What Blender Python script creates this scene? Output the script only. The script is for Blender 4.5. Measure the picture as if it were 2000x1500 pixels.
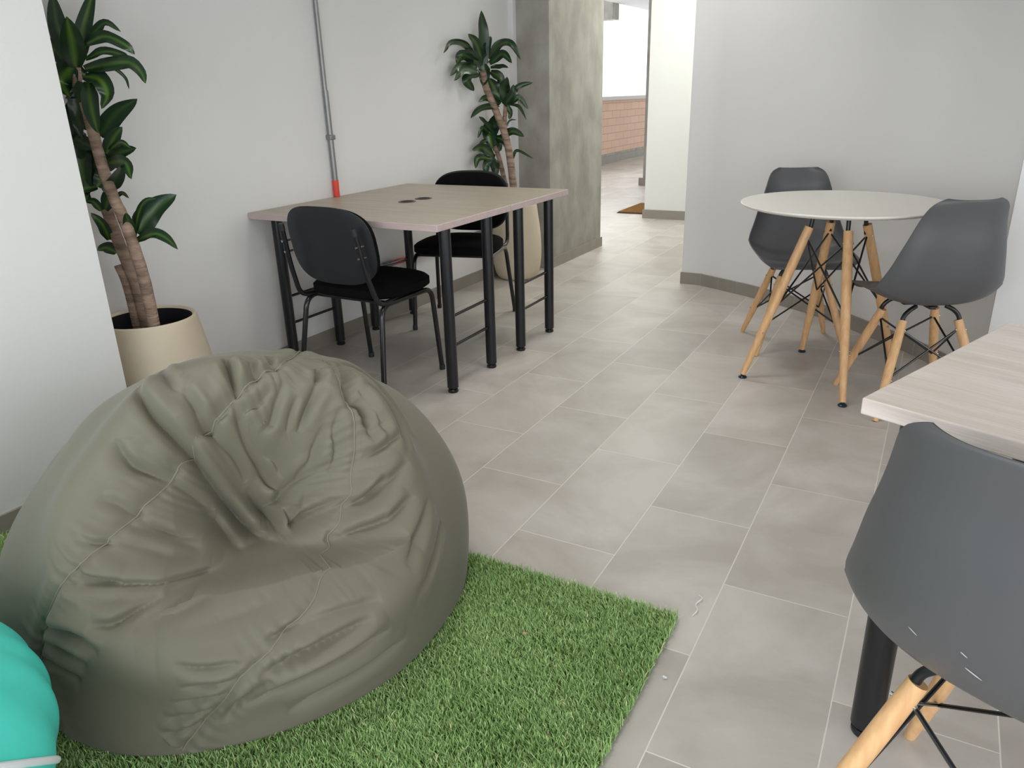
import bpy, math, random
import numpy as np
from mathutils import Matrix, Vector
for o in list(bpy.data.objects): bpy.data.objects.remove(o)
SC=bpy.context.scene; COL=SC.collection
R=math.radians
# ---------------------------------------------------------------- camera
CAM=np.array([1.53981713,-1.10114553,1.19685254]); YAW,PIT,ROL,FPX=0.508449,0.363215,-0.027079,1490.23
def cam_axes():
    cy,sy=math.cos(YAW),math.sin(YAW)
    f=np.array([-sy*math.cos(PIT),cy*math.cos(PIT),-math.sin(PIT)]); r=np.array([cy,sy,0.]); u=np.cross(r,f)
    return math.cos(ROL)*r+math.sin(ROL)*u,-math.sin(ROL)*r+math.cos(ROL)*u,f
cr_,cu_,cf_=cam_axes()
cd=bpy.data.cameras.new('camera'); cam=bpy.data.objects.new('camera',cd); COL.objects.link(cam)
M=Matrix.Identity(4)
for i in range(3): M[i][0]=cr_[i]; M[i][1]=cu_[i]; M[i][2]=-cf_[i]; M[i][3]=CAM[i]
cam.matrix_world=M; cd.sensor_width=36; cd.lens=FPX/2000*36; cd.clip_start=.02; cd.clip_end=100
SC.camera=cam
# ---------------------------------------------------------------- light, exposure
w=bpy.data.worlds.new('sky'); SC.world=w; w.use_nodes=True
w.node_tree.nodes['Background'].inputs[0].default_value=(.93,.97,1,1); w.node_tree.nodes['Background'].inputs[1].default_value=1.7
SC.view_settings.view_transform='Standard'; SC.view_settings.look='None'; SC.view_settings.gamma=1; SC.view_settings.use_curve_mapping=False
SC.view_settings.exposure=0.0
def area(name,loc,to,sx,sy,power,col):
    l=bpy.data.lights.new(name,'AREA'); l.shape='RECTANGLE'; l.size=sx; l.size_y=sy; l.energy=power; l.color=col
    o=bpy.data.objects.new(name,l); COL.objects.link(o); o.location=loc
    o.rotation_euler=(Vector(to)-Vector(loc)).to_track_quat('-Z','Y').to_euler(); return o
area('window_daylight',(1.6,-3.25,1.1),(1.6,0,.7),4.6,1.8,106,(.92,.96,1))
area('side_window_daylight',(4.15,-.6,1.1),(0,-.3,.8),4.0,1.8,40,(.90,.95,1))
area('corridor_daylight',(-4.3,9.5,1.95),(0,5.0,0.6),6.0,1.2,85,(1,.98,.94))
area('corridor_lamp_light',(-.10,5.3,2.52),(-.10,5.3,0),1.2,.6,40,(.97,1,.90))
DOWN=((.45,.1),(.35,1.7),(.15,3.2))
for _x,_y in DOWN:
    _o=area('downlight',(_x,_y,2.58),(_x,_y,0),.5,.5,6.5,(1,.985,.95)); _o.data.spread=R(112)
# ---------------------------------------------------------------- materials
def new_mat(name,col,rough=.5,spec=.5,metal=0,var=0,vscale=8,bump=0,bscale=60,stretch=(1,1,1),col2=None,sheen=0,detail=6,coat=0,bdist=.01):
    m=bpy.data.materials.new(name); m.use_nodes=True; nt=m.node_tree; p=nt.nodes['Principled BSDF']
    p.inputs['Base Color'].default_value=(*col,1); p.inputs['Roughness'].default_value=rough
    p.inputs['Specular IOR Level'].default_value=spec; p.inputs['Metallic'].default_value=metal
    if sheen: p.inputs['Sheen Weight'].default_value=sheen; p.inputs['Sheen Roughness'].default_value=.4
    if coat: p.inputs['Coat Weight'].default_value=coat
    if var or bump or col2:
        tc=nt.nodes.new('ShaderNodeTexCoord'); mp=nt.nodes.new('ShaderNodeMapping'); mp.inputs['Scale'].default_value=stretch
        nt.links.new(tc.outputs['Object'],mp.inputs[0])
    if var or col2:
        n=nt.nodes.new('ShaderNodeTexNoise'); n.inputs['Scale'].default_value=vscale; n.inputs['Detail'].default_value=detail; nt.links.new(mp.outputs[0],n.inputs[0])
        c=nt.nodes.new('ShaderNodeValToRGB'); c.color_ramp.elements[0].position=.32; c.color_ramp.elements[1].position=.68
        a=[max(0,v*(1-var)) for v in col]; b=[min(1,v*(1+var)) for v in (col2 or col)]
        c.color_ramp.elements[0].color=(*a,1); c.color_ramp.elements[1].color=(*b,1)
        nt.links.new(n.outputs[0],c.inputs[0]); nt.links.new(c.outputs[0],p.inputs['Base Color'])
    if bump:
        n=nt.nodes.new('ShaderNodeTexNoise'); n.inputs['Scale'].default_value=bscale; n.inputs['Detail'].default_value=4; nt.links.new(mp.outputs[0],n.inputs[0])
        b=nt.nodes.new('ShaderNodeBump'); b.inputs['Strength'].default_value=bump; b.inputs['Distance'].default_value=bdist
        nt.links.new(n.outputs[0],b.inputs['Height']); nt.links.new(b.outputs[0],p.inputs['Normal'])
    return m
def srgb(r,g,b): return tuple(((v/255)/12.92 if v<=10 else ((v/255+.055)/1.055)**2.4) for v in (r,g,b))
M_wall=new_mat('white_paint',srgb(224,223,221),.75,.3,var=.012,vscale=1.5,bump=.12,bscale=90,bdist=.003)
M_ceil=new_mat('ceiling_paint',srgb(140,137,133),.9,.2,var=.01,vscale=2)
M_conc=new_mat('raw_concrete',srgb(144,141,133),.6,.4,var=.02,vscale=6.5,bump=.3,bscale=26,stretch=(1,1,.7),col2=srgb(168,166,157),detail=10,bdist=.006)
M_skirt=new_mat('skirting_tile',srgb(146,140,130),.45,.4,var=.06,vscale=9)
M_black=new_mat('black_powder_coat',srgb(22,23,27),.32,.5)
M_tube=new_mat('black_gloss_tube',srgb(18,18,20),.22,.6)
M_fab=new_mat('black_fabric',srgb(14,14,16),.95,.1,bump=.5,bscale=600,bdist=.002)
M_plas=new_mat('black_textured_plastic',srgb(34,36,40),.5,.4,bump=.3,bscale=500,bdist=.001)
M_shell=new_mat('charcoal_plastic_shell',srgb(85,85,87),.42,.45,var=.03,vscale=4,bump=.1,bscale=400,bdist=.001)
M_beech=new_mat('beech_wood',srgb(214,166,118),.42,.4,var=.05,vscale=14,stretch=(6,6,.6),col2=srgb(222,180,132))
M_white=new_mat('white_lacquer',srgb(228,224,216),.35,.5)
M_chrome=new_mat('chrome',srgb(200,200,200),.2,.5,metal=1)
M_blue=new_mat('dark_blue_glide',srgb(22,40,58),.3,.5)
M_bag=new_mat('olive_grey_twill',srgb(108,105,90),.60,.32,var=.05,vscale=3,bump=.12,bscale=900,bdist=.0006,sheen=.12)
M_bagseam=new_mat('olive_seam_thread',srgb(128,124,107),.7,.3)
M_teal=new_mat('teal_vinyl',srgb(80,222,205),.38,.5,var=.05,vscale=5,bump=.12,bscale=4,bdist=.02,stretch=(3,3,.6))
M_pipe=new_mat('white_piping',srgb(225,228,230),.5,.4)
M_pot=new_mat('cream_concrete_planter',srgb(205,192,170),.75,.3,var=.06,vscale=4,bump=.15,bscale=60,bdist=.003)
M_potin=new_mat('dark_pot_liner',srgb(20,21,28),.7,.3)
M_soil=new_mat('potting_soil',srgb(28,24,22),1,.1,bump=1,bscale=60)
M_bark=new_mat('dracaena_bark',srgb(132,112,98),.85,.2,var=.16,vscale=9,bump=.9,bscale=30,stretch=(1,1,5),col2=srgb(168,144,126),bdist=.01)
M_cond=new_mat('galvanised_conduit',srgb(140,140,138),.4,.5,metal=.6,var=.05,vscale=20)
M_red=new_mat('orange_red_coupling',srgb(224,78,58),.5,.4)
M_turf=new_mat('turf_backing',srgb(48,78,34),1,.1,var=.2,vscale=30)
M_mat=new_mat('coir_mat',srgb(150,108,62),1,.1,var=.25,vscale=60,bump=1,bscale=200)
M_rub=new_mat('dark_rubber_edge',srgb(60,48,40),.8,.2)
M_lamp=bpy.data.materials.new('lamp_diffuser'); M_lamp.use_nodes=True
_p=M_lamp.node_tree.nodes['Principled BSDF']; _p.inputs['Emission Color'].default_value=(.95,1,.85,1); _p.inputs['Emission Strength'].default_value=3
M_grom=new_mat('brown_plastic_grommet',srgb(52,44,42),.4,.5)
def N(nt,t,**k):
    n=nt.nodes.new('ShaderNode'+t)
    for a,b in k.items(): setattr(n,a,b)
    return n
def laminate(name,ca,cb,rough=.42):
    m=bpy.data.materials.new(name); m.use_nodes=True; nt=m.node_tree; p=nt.nodes['Principled BSDF']; p.inputs['Roughness'].default_value=rough; p.inputs['Specular IOR Level'].default_value=.4
    tc=N(nt,'TexCoord'); mp=N(nt,'Mapping'); mp.inputs['Scale'].default_value=(1.1,13,13); nt.links.new(tc.outputs['Object'],mp.inputs[0])
    n=N(nt,'TexNoise'); n.inputs['Scale'].default_value=3; n.inputs['Detail'].default_value=9; n.inputs['Roughness'].default_value=.65; n.inputs['Distortion'].default_value=.35; nt.links.new(mp.outputs[0],n.inputs[0])
    mp2=N(nt,'Mapping'); mp2.inputs['Scale'].default_value=(3,120,120); nt.links.new(tc.outputs['Object'],mp2.inputs[0])
    n2=N(nt,'TexNoise'); n2.inputs['Scale'].default_value=3; n2.inputs['Detail'].default_value=3; nt.links.new(mp2.outputs[0],n2.inputs[0])
    mx=N(nt,'Mix',data_type='FLOAT'); mx.inputs[0].default_value=.35; nt.links.new(n.outputs[0],mx.inputs[2]); nt.links.new(n2.outputs[0],mx.inputs[3])
    c=N(nt,'ValToRGB'); c.color_ramp.elements[0].position=.36; c.color_ramp.elements[1].position=.64; c.color_ramp.elements[0].color=(*ca,1); c.color_ramp.elements[1].color=(*cb,1)
    nt.links.new(mx.outputs[0],c.inputs[0]); nt.links.new(c.outputs[0],p.inputs['Base Color']); return m
M_lam=laminate('ash_laminate',srgb(158,147,131),srgb(180,169,153))
M_lamE=laminate('ash_laminate_edge',srgb(184,165,163),srgb(200,182,180))
M_lam2=laminate('pale_oak_laminate',srgb(218,203,191),srgb(242,233,225))
M_lam2E=laminate('pale_oak_laminate_edge',srgb(214,198,190),srgb(240,228,222))
def floor_mat():
    m=bpy.data.materials.new('grey_floor_tile'); m.use_nodes=True; nt=m.node_tree; L=nt.links.new; p=nt.nodes['Principled BSDF']
    tc=N(nt,'TexCoord'); sp=N(nt,'SeparateXYZ'); L(tc.outputs['Object'],sp.inputs[0])
    def ma(op,a,b=None,c=None):
        n=N(nt,'Math',operation=op)
        for i,v in enumerate((a,b,c)):
            if v is None: continue
            if isinstance(v,(int,float)): n.inputs[i].default_value=v
            else: L(v,n.inputs[i])
        return n.outputs[0]
    u=ma('DIVIDE',sp.outputs[0],.3); i=ma('FLOOR',u); fu=ma('FRACT',u)
    t=ma('ADD',ma('DIVIDE',sp.outputs[1],.60187),ma('MULTIPLY',i,.5)); j=ma('FLOOR',t); ft=ma('FRACT',t)
    du=ma('MULTIPLY',ma('MINIMUM',fu,ma('SUBTRACT',1,fu)),.3); dt=ma('MULTIPLY',ma('MINIMUM',ft,ma('SUBTRACT',1,ft)),.60187)
    d=ma('MINIMUM',du,dt)
    g=N(nt,'MapRange'); g.inputs['From Min'].default_value=.0008; g.inputs['From Max'].default_value=.0019; g.inputs['To Min'].default_value=1; g.inputs['To Max'].default_value=0; L(d,g.inputs[0])
    cb=N(nt,'CombineXYZ'); L(i,cb.inputs[0]); L(j,cb.inputs[1]); wn=N(nt,'TexWhiteNoise'); L(cb.outputs[0],wn.inputs['Vector'])
    off=N(nt,'VectorMath',operation='MULTIPLY_ADD'); L(wn.outputs['Color'],off.inputs[0]); off.inputs[1].default_value=(5,5,5); L(tc.outputs['Object'],off.inputs[2])
    n1=N(nt,'TexNoise'); n1.inputs['Scale'].default_value=2.6; n1.inputs['Detail'].default_value=7; n1.inputs['Roughness'].default_value=.6; n1.inputs['Distortion'].default_value=.5; L(off.outputs[0],n1.inputs[0])
    c=N(nt,'ValToRGB'); c.color_ramp.elements[0].position=.36; c.color_ramp.elements[1].position=.64
    c.color_ramp.elements[0].color=(*srgb(174,167,159),1); c.color_ramp.elements[1].color=(*srgb(198,192,185),1); L(n1.outputs[0],c.inputs[0])
    hv=N(nt,'HueSaturation'); L(c.outputs[0],hv.inputs['Color']); L(ma('ADD',ma('MULTIPLY',wn.outputs['Value'],.10),.95),hv.inputs['Value'])
    mx=N(nt,'Mix',data_type='RGBA'); L(g.outputs[0],mx.inputs[0]); L(hv.outputs[0],mx.inputs[6]); mx.inputs[7].default_value=(*srgb(222,216,206),1)
    L(mx.outputs[2],p.inputs['Base Color'])
    rr=N(nt,'MapRange'); rr.inputs['To Min'].default_value=.36; rr.inputs['To Max'].default_value=.50; L(n1.outputs[0],rr.inputs[0]); L(rr.outputs[0],p.inputs['Roughness'])
    b=N(nt,'Bump'); b.inputs['Strength'].default_value=.3; b.inputs['Distance'].default_value=.001; b.invert=True; L(g.outputs[0],b.inputs['Height']); L(b.outputs[0],p.inputs['Normal'])
    return m
M_floor=floor_mat()
def brick_mat():
    m=bpy.data.materials.new('pale_brick'); m.use_nodes=True; nt=m.node_tree; L=nt.links.new; p=nt.nodes['Principled BSDF']; p.inputs['Roughness'].default_value=.9
    tc=N(nt,'TexCoord'); sp=N(nt,'SeparateXYZ'); L(tc.outputs['Object'],sp.inputs[0]); cb=N(nt,'CombineXYZ'); L(sp.outputs[1],cb.inputs[0]); L(sp.outputs[2],cb.inputs[1])
    b=N(nt,'TexBrick'); L(cb.outputs[0],b.inputs[0]); b.inputs['Scale'].default_value=1; b.inputs['Brick Width'].default_value=.39; b.inputs['Row Height'].default_value=.125; b.inputs['Mortar Size'].default_value=.006
    b.inputs['Color1'].default_value=(*srgb(226,192,170),1); b.inputs['Color2'].default_value=(*srgb(218,184,162),1); b.inputs['Mortar'].default_value=(*srgb(190,158,140),1)
    L(b.outputs[0],p.inputs['Base Color']); return m
M_brick=brick_mat()
def leaf_mat():
    m=bpy.data.materials.new('dracaena_leaf'); m.use_nodes=True; nt=m.node_tree; L=nt.links.new; p=nt.nodes['Principled BSDF']; p.inputs['Roughness'].default_value=.33; p.inputs['Specular IOR Level'].default_value=.5
    uv=N(nt,'UVMap'); sp=N(nt,'SeparateXYZ'); L(uv.outputs[0],sp.inputs[0])
    c=N(nt,'ValToRGB'); e=c.color_ramp.elements; e[0].position=0; e[0].color=(*srgb(20,42,24),1); e[1].position=1; e[1].color=(*srgb(24,50,28),1)
    for q,k in ((.30,srgb(30,62,30)),(.42,srgb(84,118,40)),(.5,srgb(104,140,48)),(.58,srgb(84,118,40)),(.70,srgb(30,62,30))):
        x=e.new(q); x.color=(*k,1)
    tc=N(nt,'TexCoord'); n=N(nt,'TexNoise'); n.inputs['Scale'].default_value=9; L(tc.outputs['Object'],n.inputs[0])
    # stripe strength varies leaf to leaf (v coordinate above 1 stores a per-leaf random)
    ad=N(nt,'Math',operation='MULTIPLY_ADD'); L(n.outputs[0],ad.inputs[0]); ad.inputs[1].default_value=.12; 
    s2=N(nt,'Math',operation='SUBTRACT'); L(sp.outputs[0],s2.inputs[0]); s2.inputs[1].default_value=.06; L(s2.outputs[0],ad.inputs[2])
    L(ad.outputs[0],c.inputs[0])
    fl=N(nt,'Math',operation='FLOOR'); L(sp.outputs[1],fl.inputs[0]); dv=N(nt,'Math',operation='DIVIDE'); L(fl.outputs[0],dv.inputs[0]); dv.inputs[1].default_value=13
    mx=N(nt,'Mix',data_type='RGBA'); L(dv.outputs[0],mx.inputs[0]); mx.inputs[6].default_value=(*srgb(23,47,28),1); L(c.outputs[0],mx.inputs[7]); L(mx.outputs[2],p.inputs['Base Color'])
    return m
M_leaf=leaf_mat()
def blade_mat():
    m=bpy.data.materials.new('artificial_grass_blade'); m.use_nodes=True; nt=m.node_tree; L=nt.links.new; p=nt.nodes['Principled BSDF']; p.inputs['Roughness'].default_value=.45; p.inputs['Specular IOR Level'].default_value=.35
    at=N(nt,'Attribute'); at.attribute_name='tone'; c=N(nt,'ValToRGB'); e=c.color_ramp.elements
    e[0].position=0; e[0].color=(*srgb(108,142,80),1); e[1].position=1; e[1].color=(*srgb(204,206,152),1)
    x=e.new(.5); x.color=(*srgb(148,182,110),1); x=e.new(.9); x.color=(*srgb(178,206,140),1)
    L(at.outputs['Fac'],c.inputs[0]); L(c.outputs[0],p.inputs['Base Color']); 
    return m
M_blade=blade_mat()
# ---------------------------------------------------------------- mesh helpers
class MB:
    def __init__(s): s.v=[]; s.f=[]; s.uv=None; s.mi=[]
    def add(s,V,F,mi=0):
        b=len(s.v); s.v+= [tuple(map(float,p)) for p in V]; s.f+=[tuple(i+b for i in q) for q in F]; s.mi+=[mi]*len(F); return s
    def box(s,x0,x1,y0,y1,z0,z1,mi=0):
        V=[(x,y,z) for x in (x0,x1) for y in (y0,y1) for z in (z0,z1)]
        return s.add(V,[(0,1,3,2),(4,6,7,5),(0,4,5,1),(2,3,7,6),(0,2,6,4),(1,5,7,3)],mi)
    def tube(s,P,r,n=16,caps=True,flat=None,mi=0):
        P=np.asarray(P,float); m=len(P); r=np.broadcast_to(np.asarray(r,float),(m,))
        T=np.gradient(P,axis=0); T/=np.linalg.norm(T,axis=1)[:,None]+1e-12
        a=np.array([0,0,1.]) if abs(T[0][2])<.9 else np.array([1.,0,0]); U=np.cross(T[0],a); U/=np.linalg.norm(U)
        V=[]
        for i in range(m):
            U=U-T[i]*(U@T[i]); U/=np.linalg.norm(U); W=np.cross(T[i],U)
            for k in range(n):
                q=2*math.pi*k/n; V.append(P[i]+r[i]*(math.cos(q)*U+math.sin(q)*W))
        F=[(i*n+k,i*n+(k+1)%n,(i+1)*n+(k+1)%n,(i+1)*n+k) for i in range(m-1) for k in range(n)]
        if caps: F+=[tuple(range(n))[::-1],tuple((m-1)*n+k for k in range(n))]
        return s.add(V,F,mi)
    def lathe(s,prof,n=48,c=(0,0,0),mi=0,capb=True,capt=True):
        V=[(c[0]+r*math.cos(2*math.pi*k/n),c[1]+r*math.sin(2*math.pi*k/n),c[2]+z) for r,z in prof for k in range(n)]; m=len(prof)
        F=[(i*n+k,i*n+(k+1)%n,(i+1)*n+(k+1)%n,(i+1)*n+k) for i in range(m-1) for k in range(n)]
        if capb: F.append(tuple(range(n))[::-1])
        if capt: F.append(tuple((m-1)*n+k for k in range(n)))
        return s.add(V,F,mi)
    def grid(s,G,mi=0,flip=False):
        G=np.asarray(G); a,b=G.shape[:2]
        F=[(i*b+j,i*b+j+1,(i+1)*b+j+1,(i+1)*b+j) for i in range(a-1) for j in range(b-1)]
        if flip: F=[q[::-1] for q in F]
        return s.add(G.reshape(-1,3),F,mi)
    def build(s,name,mat,parent=None,bevel=0,smooth=True,sub=0,solid=0,loc=None):
        me=bpy.data.meshes.new(name); me.from_pydata(s.v,[],s.f); me.update()
        for m in (mat if isinstance(mat,(list,tuple)) else [mat]): me.materials.append(m)
        if any(s.mi): me.polygons.foreach_set('material_index',s.mi)
        o=bpy.data.objects.new(name,me); COL.objects.link(o)
        if smooth: me.polygons.foreach_set('use_smooth',[True]*len(me.polygons)); me.set_sharp_from_angle(angle=R(38))
        if solid: q=o.modifiers.new('s','SOLIDIFY'); q.thickness=solid; q.offset=-1
        if bevel: q=o.modifiers.new('b','BEVEL'); q.width=bevel; q.segments=3; q.limit_method='ANGLE'; q.angle_limit=R(40); q.harden_normals=False
        if sub: q=o.modifiers.new('d','SUBSURF'); q.levels=sub; q.render_levels=sub
        if parent is not None: o.parent=parent
        if loc is not None: o.location=loc
        return o
def cr(P,n):
    P=np.asarray(P,float)
    if P.ndim==1: P=P[:,None]
    Q=np.vstack([2*P[0]-P[1],P,2*P[-1]-P[-2]]); m=len(P)-1
    t=np.linspace(0,m,n); i=np.minimum(t.astype(int),m-1); f=(t-i)[:,None]; a,b,c,d=Q[i],Q[i+1],Q[i+2],Q[i+3]
    return .5*((2*b)+(c-a)*f+(2*a-5*b+4*c-d)*f**2+(3*b-a-3*c+d)*f**3)
def rounded(P,rad,n=6):
    P=[np.array(p,float) for p in P]; out=[P[0]]
    for i in range(1,len(P)-1):
        a=P[i-1]-P[i]; b=P[i+1]-P[i]; la,lb=np.linalg.norm(a),np.linalg.norm(b); q=min(rad,la*.45,lb*.45)
        A=P[i]+a/la*q; B=P[i]+b/lb*q
        for k in range(n+1):
            t=k/n; out.append((1-t)**2*A+2*t*(1-t)*P[i]+t*t*B)
    out.append(P[-1]); return np.array(out)
def thing(name,label,cat,loc=(0,0,0),rot=0,group=None):
    o=bpy.data.objects.new(name,None); COL.objects.link(o); o.location=loc; o.rotation_euler=(0,0,rot); o.empty_display_size=.1
    return tag(o,label,cat,group)
def tag(o,label,cat,group=None):
    o['label']=label; o['category']=cat
    if group: o['group']=group
    return o
def struct(o,label=None):
    o['kind']='structure'
    if label: o['label']=label
    return o
def dup(root,loc,rot,label):
    r=root.copy(); COL.objects.link(r); r.location=loc; r.rotation_euler=(0,0,rot); r['label']=label
    for ch in list(root.children):
        c=ch.copy(); COL.objects.link(c); c.parent=r
        for g in list(ch.children):
            d=g.copy(); COL.objects.link(d); d.parent=c
    return r
# ================================================================ setting
H=2.62
struct(MB().box(-4.2,4.2,-3.3,16.5,-.06,0).build('floor',M_floor,smooth=False),'large grey stone-look floor tiles in a running bond')
struct(MB().box(-1.6,4.2,-3.3,6.2,H,H+.1).build('ceiling',M_ceil,smooth=False))
WL=-1.15
# left wall with recess, thick near wall ends in a free edge
struct(MB().box(WL-.25,WL,.362,3.85,0,H).build('wall_left',M_wall,smooth=False),'white wall behind the paired desks')
struct(MB().box(WL-.25,-.75,-3.3,.362,0,H).build('wall_left',M_wall,smooth=False),'bright white wall end at the left edge of the photo')
struct(MB().box(WL,WL+.035,3.81,3.85,0,H).build('trim_1',M_wall,smooth=False))
struct(MB().box(WL+.0,WL+.010,.362,3.81,0,.075).build('baseboard_left',M_skirt,smooth=False))
struct(MB().box(-.75,-.740,-3.3,.372,0,.075).build('baseboard_left',M_skirt,smooth=False))
# concrete column
struct(MB().box(-1.6,-.87,3.85,4.79,0,3.0).build('wall_column',M_conc,bevel=.004),'raw concrete column in the corner behind the potted plant')
struct(MB().box(-.87,-.858,3.84,4.80,0,.075).build('baseboard_column',M_skirt,smooth=False))
# right wall: flat facet then a gentle curve, then wall end
pts=[(.126,3.768),(.258,3.762)]
arc=cr([(.258,3.762),(.48,3.65),(.67,3.545),(1.057,3.285),(1.341,3.00),(1.56,2.765),(1.80,2.41)],26)
line=pts[:1]+[tuple(p) for p in arc]
def wall_strip(L,z0,z1,th,mb):
    L=np.array(L,float); T=np.gradient(L,axis=0); T/=np.linalg.norm(T,axis=1)[:,None]; Nn=np.stack([-T[:,1],T[:,0]],1)*1.0
    O=L+Nn*th; n=len(L); V=[]
    for a,z in ((L,z0),(L,z1),(O,z1),(O,z0)): V+=[(p[0],p[1],z) for p in a]
    F=[]
    for k in range(4):
        kk=(k+1)%4; F+=[(k*n+i,k*n+i+1,kk*n+i+1,kk*n+i) for i in range(n-1)]
    F+=[(0,n,2*n,3*n),(n-1,4*n-1,3*n-1,2*n-1)]
    return mb.add(V,F)
wr=wall_strip(line,0,H,.16,MB()).build('wall_right',M_wall)
struct(wr,'gently curved white wall behind the round table')
sk=[(p[0]-.005,p[1]-.010) for p in line]
struct(wall_strip(sk,0,.075,.012,MB()).build('baseboard_right',M_skirt),'low grey tile skirting along the curved wall')
jm=MB()
L_=np.array(sk); dd=np.r_[0,np.cumsum(np.linalg.norm(np.diff(L_,axis=0),axis=1))]
for s_ in np.arange(.135,dd[-1],.148):
    x=np.interp(s_,dd,L_[:,0]); y=np.interp(s_,dd,L_[:,1]); x2=np.interp(s_+.0022,dd,L_[:,0]); y2=np.interp(s_+.0022,dd,L_[:,1])
    n=np.array([-(y2-y),x2-x]); n/=np.linalg.norm(n); o1=np.array([x,y])-n*.0006; o2=np.array([x2,y2])-n*.0006
    jm.add([(o1[0],o1[1],.001),(o2[0],o2[1],.001),(o2[0],o2[1],.075),(o1[0],o1[1],.075),(x+n[0]*.004,y+n[1]*.004,.001),(x2+n[0]*.004,y2+n[1]*.004,.001),(x2+n[0]*.004,y2+n[1]*.004,.075),(x+n[0]*.004,y+n[1]*.004,.075)],[(0,1,2,3),(4,7,6,5),(0,4,5,1),(1,5,6,2),(2,6,7,3),(3,7,4,0)])
M_grout=new_mat('skirting_grout',srgb(170,165,156),.8,.2)
struct(jm.build('trim_2',M_grout,smooth=False),'pale grout joints of the curved skirting')
struct(MB().box(1.795,4.2,2.40,2.60,0,H).build('wall_end',M_wall,smooth=False),'bright white wall at the right edge of the photo')
struct(MB().box(1.80,4.0,2.388,2.40,0,.075).build('baseboard_end',M_skirt,smooth=False))
struct(MB().box(4.0,4.2,-3.1,2.40,0,.15).box(4.0,4.2,-3.1,2.40,2.05,H).box(4.0,4.2,-3.1,-2.65,.15,2.05).box(4.0,4.2,1.45,2.40,.15,2.05).build('wall_side',M_wall,smooth=False))
w2=MB()
for a in (-2.65,-1.3,.05,1.40): w2.box(4.06,4.12,a,a+.05,.15,2.05)
w2.box(4.06,4.12,-2.65,1.45,.15,.20); w2.box(4.06,4.12,-2.65,1.45,2.0,2.05)
struct(w2.build('window_2',M_black,smooth=False))
# wall behind the camera with its big window opening
wb=MB().box(-.8,4.2,-3.3,-3.1,0,.10).box(-.8,4.2,-3.3,-3.1,2.15,H).box(-.8,-.72,-3.3,-3.1,.10,2.15).box(3.95,4.2,-3.3,-3.1,.10,2.15)
struct(wb.build('wall_back',M_wall,smooth=False))
wf=MB()
for a in (-.72,.84,2.38,3.90): wf.box(a,a+.05,-3.22,-3.16,.10,2.15)
wf.box(-.72,3.95,-3.22,-3.16,.10,.15); wf.box(-.72,3.95,-3.22,-3.16,2.10,2.15)
struct(wf.build('window_1',M_black,smooth=False))
# corridor
struct(MB().box(-1.03,-.30,6.32,6.9,0,3.0).build('wall_corridor',M_wall,bevel=.003),'bright white pillar in the corridor beyond the concrete column')
struct(MB().box(-1.045,-.30,6.305,6.32,0,.085).build('baseboard_corridor',M_skirt,smooth=False))
struct(MB().box(-2.0,-1.55,9.02,9.5,0,3.4).build('wall_corridor',M_conc),'narrow raw concrete pier seen past the white pillar')
struct(MB().box(-2.05,-1.5,8.99,9.02,0,.10).build('baseboard_corridor',M_skirt,smooth=False))
struct(MB().box(-3.95,-3.75,5.5,16.4,.02,1.045).build('wall_parapet',M_brick,smooth=False),'low pale brick parapet at the far end of the corridor')
struct(MB().box(-3.745,-3.72,5.5,16.4,0,.12).build('baseboard_parapet',M_skirt,smooth=False))
struct(MB().box(-3.99,-3.70,5.5,16.4,1.045,1.11).build('trim_3',new_mat('parapet_coping',srgb(206,200,198),.6,.3),bevel=.012),'smooth pale coping on the brick parapet')
struct(MB().box(-3.87,-1.6,4.79,16.4,H,H+.1).box(-1.6,4.2,6.2,16.4,H,H+.1).build('ceiling',M_wall,smooth=False))
struct(MB().box(-4.4,-3.90,12.6,12.9,2.37,H+.1).build('trim_4',M_conc,bevel=.004),'grey beam end under the corridor ceiling')
struct(MB().box(-3.745,-3.735,5.5,16.4,.02,.16).build('trim_5',M_conc,smooth=False))
struct(MB().box(.126,.30,3.90,6.3,0,H).build('wall_right',M_wall,smooth=False))
struct(MB().box(-.30,4.2,6.3,6.6,0,H).build('wall_corridor_end',M_wall,smooth=False))
# out of frame ceiling lamp of the corridor
cl=thing('ceiling_light','flat white ceiling panel lamp over the corridor','lamp',(-.10,5.3,H))
MB().box(-.62,.62,-.32,.32,-.05,0).build('housing',M_white,cl,bevel=.004); MB().box(-.58,.58,-.28,.28,-.056,-.048).build('diffuser',M_lamp,cl,smooth=False)
for _k,(_x,_y) in enumerate(DOWN):
    cp=thing('recessed_downlight','square recessed ceiling downlight '+('over the grass mat','over the middle of the room','nearest the concrete column')[_k],'lamp',(_x,_y,H),0,'ceiling downlights')
    fm=MB(); 
    for a,b,c,d in ((-.29,.29,-.29,-.255),(-.29,.29,.255,.29),(-.29,-.255,-.255,.255),(.255,.29,-.255,.255)): fm.box(a,b,c,d,-.02,0)
    fm.build('frame',M_white,cp,smooth=False)
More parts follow.
